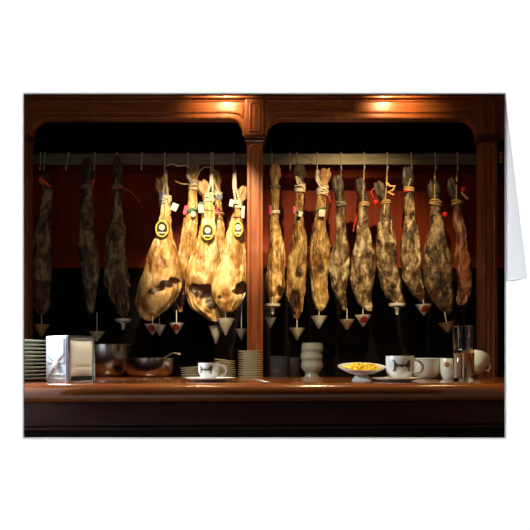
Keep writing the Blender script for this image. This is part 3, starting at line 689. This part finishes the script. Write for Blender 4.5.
# plate of yellow snack on a foot
Yd = 1.66; c = Vector((X(361.5, Yd), Yd, ZT))
dish = thing('footed_dish', 'white footed dish holding yellow snacks, left of the emblem cup', 'dish', c)
r = pxr(23.8, Yd); z1 = .020
MB().lathe([(0, z1), (r*.3, z1), (r*.6, z1+.004), (r*.98, z1+.018), (r, z1+.021), (r*.97, z1+.021), (r*.6, z1+.008), (0, z1+.004)], 48, c+Vector((0, 0, z1+.006))-Matrix.Rotation(math.radians(9), 3, 'X') @ Vector((0, 0, z1+.006)), Matrix.Rotation(math.radians(9), 3, 'X')).build('dish', M['porcelain'], dish, smooth=True)
MB().lathe([(0, 0), (pxr(14, Yd), 0), (pxr(13.5, Yd), .002), (pxr(7, Yd), z1*.98), (0, z1)], 4, c, Matrix.Rotation(.62, 3, 'Z')).build('foot', M['tag'], dish)
mb = MB(); rn = random.Random(4); TX = Matrix.Rotation(math.radians(9), 3, 'X'); PV = Vector((0, 0, z1+.006))
for i in range(260):
    a = rn.uniform(0, 2*PI); q = math.sqrt(rn.random())*r*.72; hh = z1+.006+(1-(q/(r*.72))**2)*.016*rn.uniform(.6, 1.15)+(.008*(q/(r*.66)))
    cc = c+PV+TX @ (Vector((q*math.cos(a)+.002, q*math.sin(a), hh))-PV); sz = rn.uniform(.0022, .0040)
    mb.box(-sz, sz, -sz, sz, -sz, sz, Matrix.Rotation(rn.uniform(0, 3), 3, Vector((rn.random(), rn.random(), rn.random())).normalized()), cc)
tag(mb.build('yellow_snack', M['food'], None, bevel=.0008, origin=tuple(c)), 'heap of small bright yellow snack pieces on the footed dish', 'snack', kind='stuff')

def bowl(px, Y, z0, rpx, hpx, label, m, name='bowl', foot=.45, group=None, flare=1.0):
    r = pxr(rpx, Y); h = pxr(hpx, Y); c = Vector((X(px, Y), Y, z0)); root = thing(name, label, 'bowl', c, group)
    out = [(0, .002), (r*foot, 0)]+[(r*(foot+(1-foot)*math.sin(a)**flare), .002+h*(1-math.cos(a))*.98) for a in [PI/2*i/10 for i in range(1, 11)]]
    inn = [(rr*.97-.0008, z+.0015) for rr, z in out[2:]][::-1]+[(0, .006)]
    MB().lathe(out+[(r*1.0, h)]+inn, 48, c).build('bowl_body', m, root, smooth=True)
    MB().tube([(c.x+r*math.cos(2*PI*i/40), c.y+r*math.sin(2*PI*i/40), z0+h) for i in range(40)], .0022, 6, True).build('rim', m, root, smooth=True)
    return root
bowl(106, 2.62, ZBK, 24, 33, 'tall stainless steel bowl beside the napkin dispenser', M['steel'], 'mixing_bowl', .35, 'steel mixing bowls', .8)
bowl(149, 2.55, ZBK, 25.5, 20, 'lower stainless steel bowl with a ladle, right of the tall bowl', M['steel'], 'mixing_bowl', .55, 'steel mixing bowls', .8)
ld = thing('ladle', 'metal ladle resting in the low steel bowl, its handle pointing right', 'ladle', P(150, 365, 2.55))
MB().tube([P(a, b_, 2.55) for a, b_ in curve([(150, 368), (160, 361.5), (168, 355.5), (174, 353.2), (179, 354)])], .0035, 8).build('handle', M['steel'], ld, smooth=True)
MB().lathe([(0, -.02), (.018, -.014), (.026, 0), (.025, 0), (.017, -.012), (0, -.018)], 24, P(147, 368, 2.55)).build('scoop', M['steel'], ld, smooth=True)
MB().lathe([(0, -.004), (.006, -.003), (.007, 0), (.006, .003), (0, .004)], 12, P(179, 354, 2.55)).build('handle_tip', M['plastic'], ld, smooth=True)
bowl(427, 2.3, ZC-15.5/F*2.3, 15.5, 17, 'greenish bowl standing behind the emblem cup on the right', M['porcelain_green'], 'bowl', .4) if False else None
bowl(427, 1.86, ZT, 15.8, 20, 'greenish porcelain bowl behind the emblem cup on the right', M['porcelain_green'], 'bowl', .4)

# stacked cups without handles
g = 'handleless greenish cups in one stack'
def hcup(px, Y, z0, label):
    s = Y/F; r = 11*s; c = Vector((X(px, Y), Y, z0))
    pr = [(0, .002), (r*.60, 0), (r*.68, .004), (r*.60, 5*s), (r*.75, 7*s), (r*.99, 10.5*s), (r, 13*s), (r*.93, 17*s), (r*.95, 18*s), (r*.9, 18*s), (r*.86, 15*s), (r*.9, 12*s), (r*.55, 8*s), (0, 7*s)]
    o = MB().lathe(pr, 40, c).build('stacked_cup', M['porcelain_sage'], None, smooth=True, origin=tuple(c)); return tag(o, label, 'cup', g)
b0 = hcup(312, 2.6, ZBK, 'lowest cup of the handleless stack, its foot on the counter')
sp = pxr(8.6, 2.6)
for i, l in ((1, 'middle cup of the handleless stack right of the pillar'), (2, 'topmost cup of the handleless stack right of the pillar')):
    dup(b0, (X(312+(-.4 if i == 1 else .3), 2.6), 2.6, ZBK+i*sp), l)
# dark tumblers
def tumbler(px, Y, z0, rpx, hpx, label, m, group=None, name='glass', ribs=0):
    r = pxr(rpx, Y); h = pxr(hpx, Y); c = Vector((X(px, Y), Y, z0))
    pr = [(0, 0), (r*.9, 0), (r*.94, .003), (r, h*.99), (r*.98, h), (r-.0024, h*.99), (r*.9-.0016, .010), (0, .009)]
    o = MB().lathe(pr, 40, c).build(name, m, None, smooth=True, origin=tuple(c)); return tag(o, label, 'glass', group)
tumbler(279, 2.62, ZBK, 9, 22, 'dim smoked glass next to the tall saucer stack', M['darkglass'], 'smoked glasses right of the pillar')
tumbler(294.5, 2.72, ZBK, 5.5, 20, 'narrower smoked glass next to the handleless cups', M['darkglass'], 'smoked glasses right of the pillar')
# tall glasses
Yg = 1.63
tumbler(463.5, Yg, ZT, 10.5, 28.5, 'lower of the two clear glasses stacked at the right end', M['glass'], 'clear glasses stacked at the right end')
tumbler(463.5, Yg, ZT+pxr(28.5, Yg)+.0002, 10.6, 26.5, 'upper of the two clear glasses stacked at the right end', M['glass'], 'clear glasses stacked at the right end')
# cups behind the glasses
mk = [".##.", "####", "####", ".##."]
k = cup(450, 1.8, ZT, pxr(9.5, 1.8), pxr(21, 1.8), 'small greenish cup with round orange mark left behind the tall glasses', -.2, .2, None, group=None)
k.children[0].data.materials[0] = M['porcelain_green']
MB().lathe([(0, .0), (.008, .0), (.0085, .001), (0, .0025)], 20, P(447, 364.5, 1.8-pxr(9.5, 1.8)-.0006), Matrix.Rotation(PI/2, 3, 'X')).build('mark', M['plastic_amber'], k, smooth=True)
s = 1.85/F; c = P(477, 363, 1.85); tc = thing('tilted_cup', 'greenish cup lying tilted behind the tall glasses at right', 'cup', c)
MB().lathe([(0, -11*s), (5*s, -11*s), (7*s, -8*s), (9.5*s, 2*s), (10.5*s, 9*s), (10*s, 9*s), (9*s, 2*s), (6*s, -7*s), (0, -9*s)], 36, c, Matrix.Rotation(.5, 3, 'Y') @ Matrix.Rotation(-.3, 3, 'X')).build('cup_body', M['porcelain_green'], tc, smooth=True)
MB().tube([c+Vector((x*s, -.012, z*s)) for x, z in ((5, -6), (10, -8), (12, -3), (9, 1))], .003, 8).build('handle', M['porcelain_green'], tc, smooth=True)

# ------------------------------------------------------------------ napkin dispenser
Yn = 1.535; th = math.radians(40)
corner = P(67.5, 385, Yn); corner.z = ZT
nd = thing('napkin_dispenser', 'shiny steel napkin dispenser with cream napkins at the left of the counter', 'napkin dispenser', corner)
Rz = Matrix.Rotation(-th, 3, 'Z')            # local +x runs along the napkin face, local +y along the steel side
Rz = Matrix.Rotation(math.radians(56), 3, 'Z')
Wn, Dn, Hn = .088, .090, .121
def L_(x, y, z): return corner+Rz @ Vector((x, y, z))
def lbox(x0, x1, y0, y1, z0, z1): return MB().box(x0, x1, y0, y1, z0, z1, Rz, corner)
lbox(.0, Wn, .006, Dn, .0, Hn).build('body', M['steel_sat'], nd, bevel=.004)
for (a, b2, c1, d1) in ((0, .008, 0, Hn), (Wn-.006, Wn, 0, Hn), (.008, Wn-.006, 0, .010), (.008, Wn-.006, Hn-.008, Hn)):
    lbox(a, b2, -.002, .006, c1, d1).build('face_frame', M['steel'], nd, bevel=.0015)
# pillowy napkin pack
vs = []; nx, nz = 20, 24
for j in range(nz+1):
    for i in range(nx+1):
        u, v = i/nx, j/nz; pinch = 1
        zc_ = v*2-1; xc_ = u*2-1
        xx = Wn*.5+.001+xc_*Wn*.455*(1-.07*(1-zc_**2))
        zz = Hn*.5+zc_*Hn*.44*(1-.10*(1-xc_**2) if zc_ > 0 else 1-.07*(1-xc_**2))
        yy = .004-.012*(1-xc_**4)*(1-zc_**4)+.0025*math.exp(-((v-.30)/.02)**2)*(1-xc_**4)
        vs.append(L_(xx, yy, zz))
MB().add(vs, [(j*(nx+1)+i, j*(nx+1)+i+1, (j+1)*(nx+1)+i+1, (j+1)*(nx+1)+i) for j in range(nz) for i in range(nx)]).build('napkins', M['paper'], nd, smooth=True)
lbox(.012, Wn-.012, -.0045, .004, .004, .016).build('slot', M['blk'], nd, bevel=.001)
# steel side: raised panel, knob, pressed lower ribs
sd = MB().box(-.003, .0, .012, Dn-.006, .050, Hn-.006, Rz, corner).build('side_panel', M['steel_sat'], nd, bevel=.003)
MB().lathe([(0, 0), (.008, 0), (.0095, .003), (.009, .007), (.005, .010), (0, .011)], 24, L_(-.002, Dn*.45, .046), Rz @ Matrix.Rotation(-PI/2, 3, 'Y')).build('knob', M['porcelain'], nd, smooth=True)
for (y0_, z0_, y1_, z1_) in ((.012, .072, .040, .050), (.012, .008, .040, .042), (.078, .072, .046, .050), (.078, .008, .046, .042), (.012, .01, .078, .01), (.012, .02, .078, .02)):
    MB().tube([L_(-.001, y0_, z0_), L_(-.003, (y0_+y1_)/2, (z0_+z1_)/2), L_(-.001, y1_, z1_)], .0028, 8).build('pressed_rib', M['steel'], nd, smooth=True)

# paper slip and crumbs
c = P(262, 381, 1.70); c.z = ZT+.0008
vs = [(c.x-.022, 1.72, ZT+.004), (c.x-.004, 1.68, ZT+.0008), (c.x+.024, 1.55, ZT+.0008), (c.x+.010, 1.55, ZT+.0008)]
mb = MB().add([Vector(v) for v in vs]+[Vector(v)+Vector((0, 0, .0006)) for v in vs], [(0, 1, 2, 3), (7, 6, 5, 4), (0, 4, 5, 1), (1, 5, 6, 2), (2, 6, 7, 3), (3, 7, 4, 0)])
tag(mb.build('paper_slip', M['tag'], None, origin=tuple(c)), 'white slip of paper lying on the counter before the tall saucer stack', 'paper')
for o in bpy.data.objects:
    if 'o' in o.keys(): del o['o']
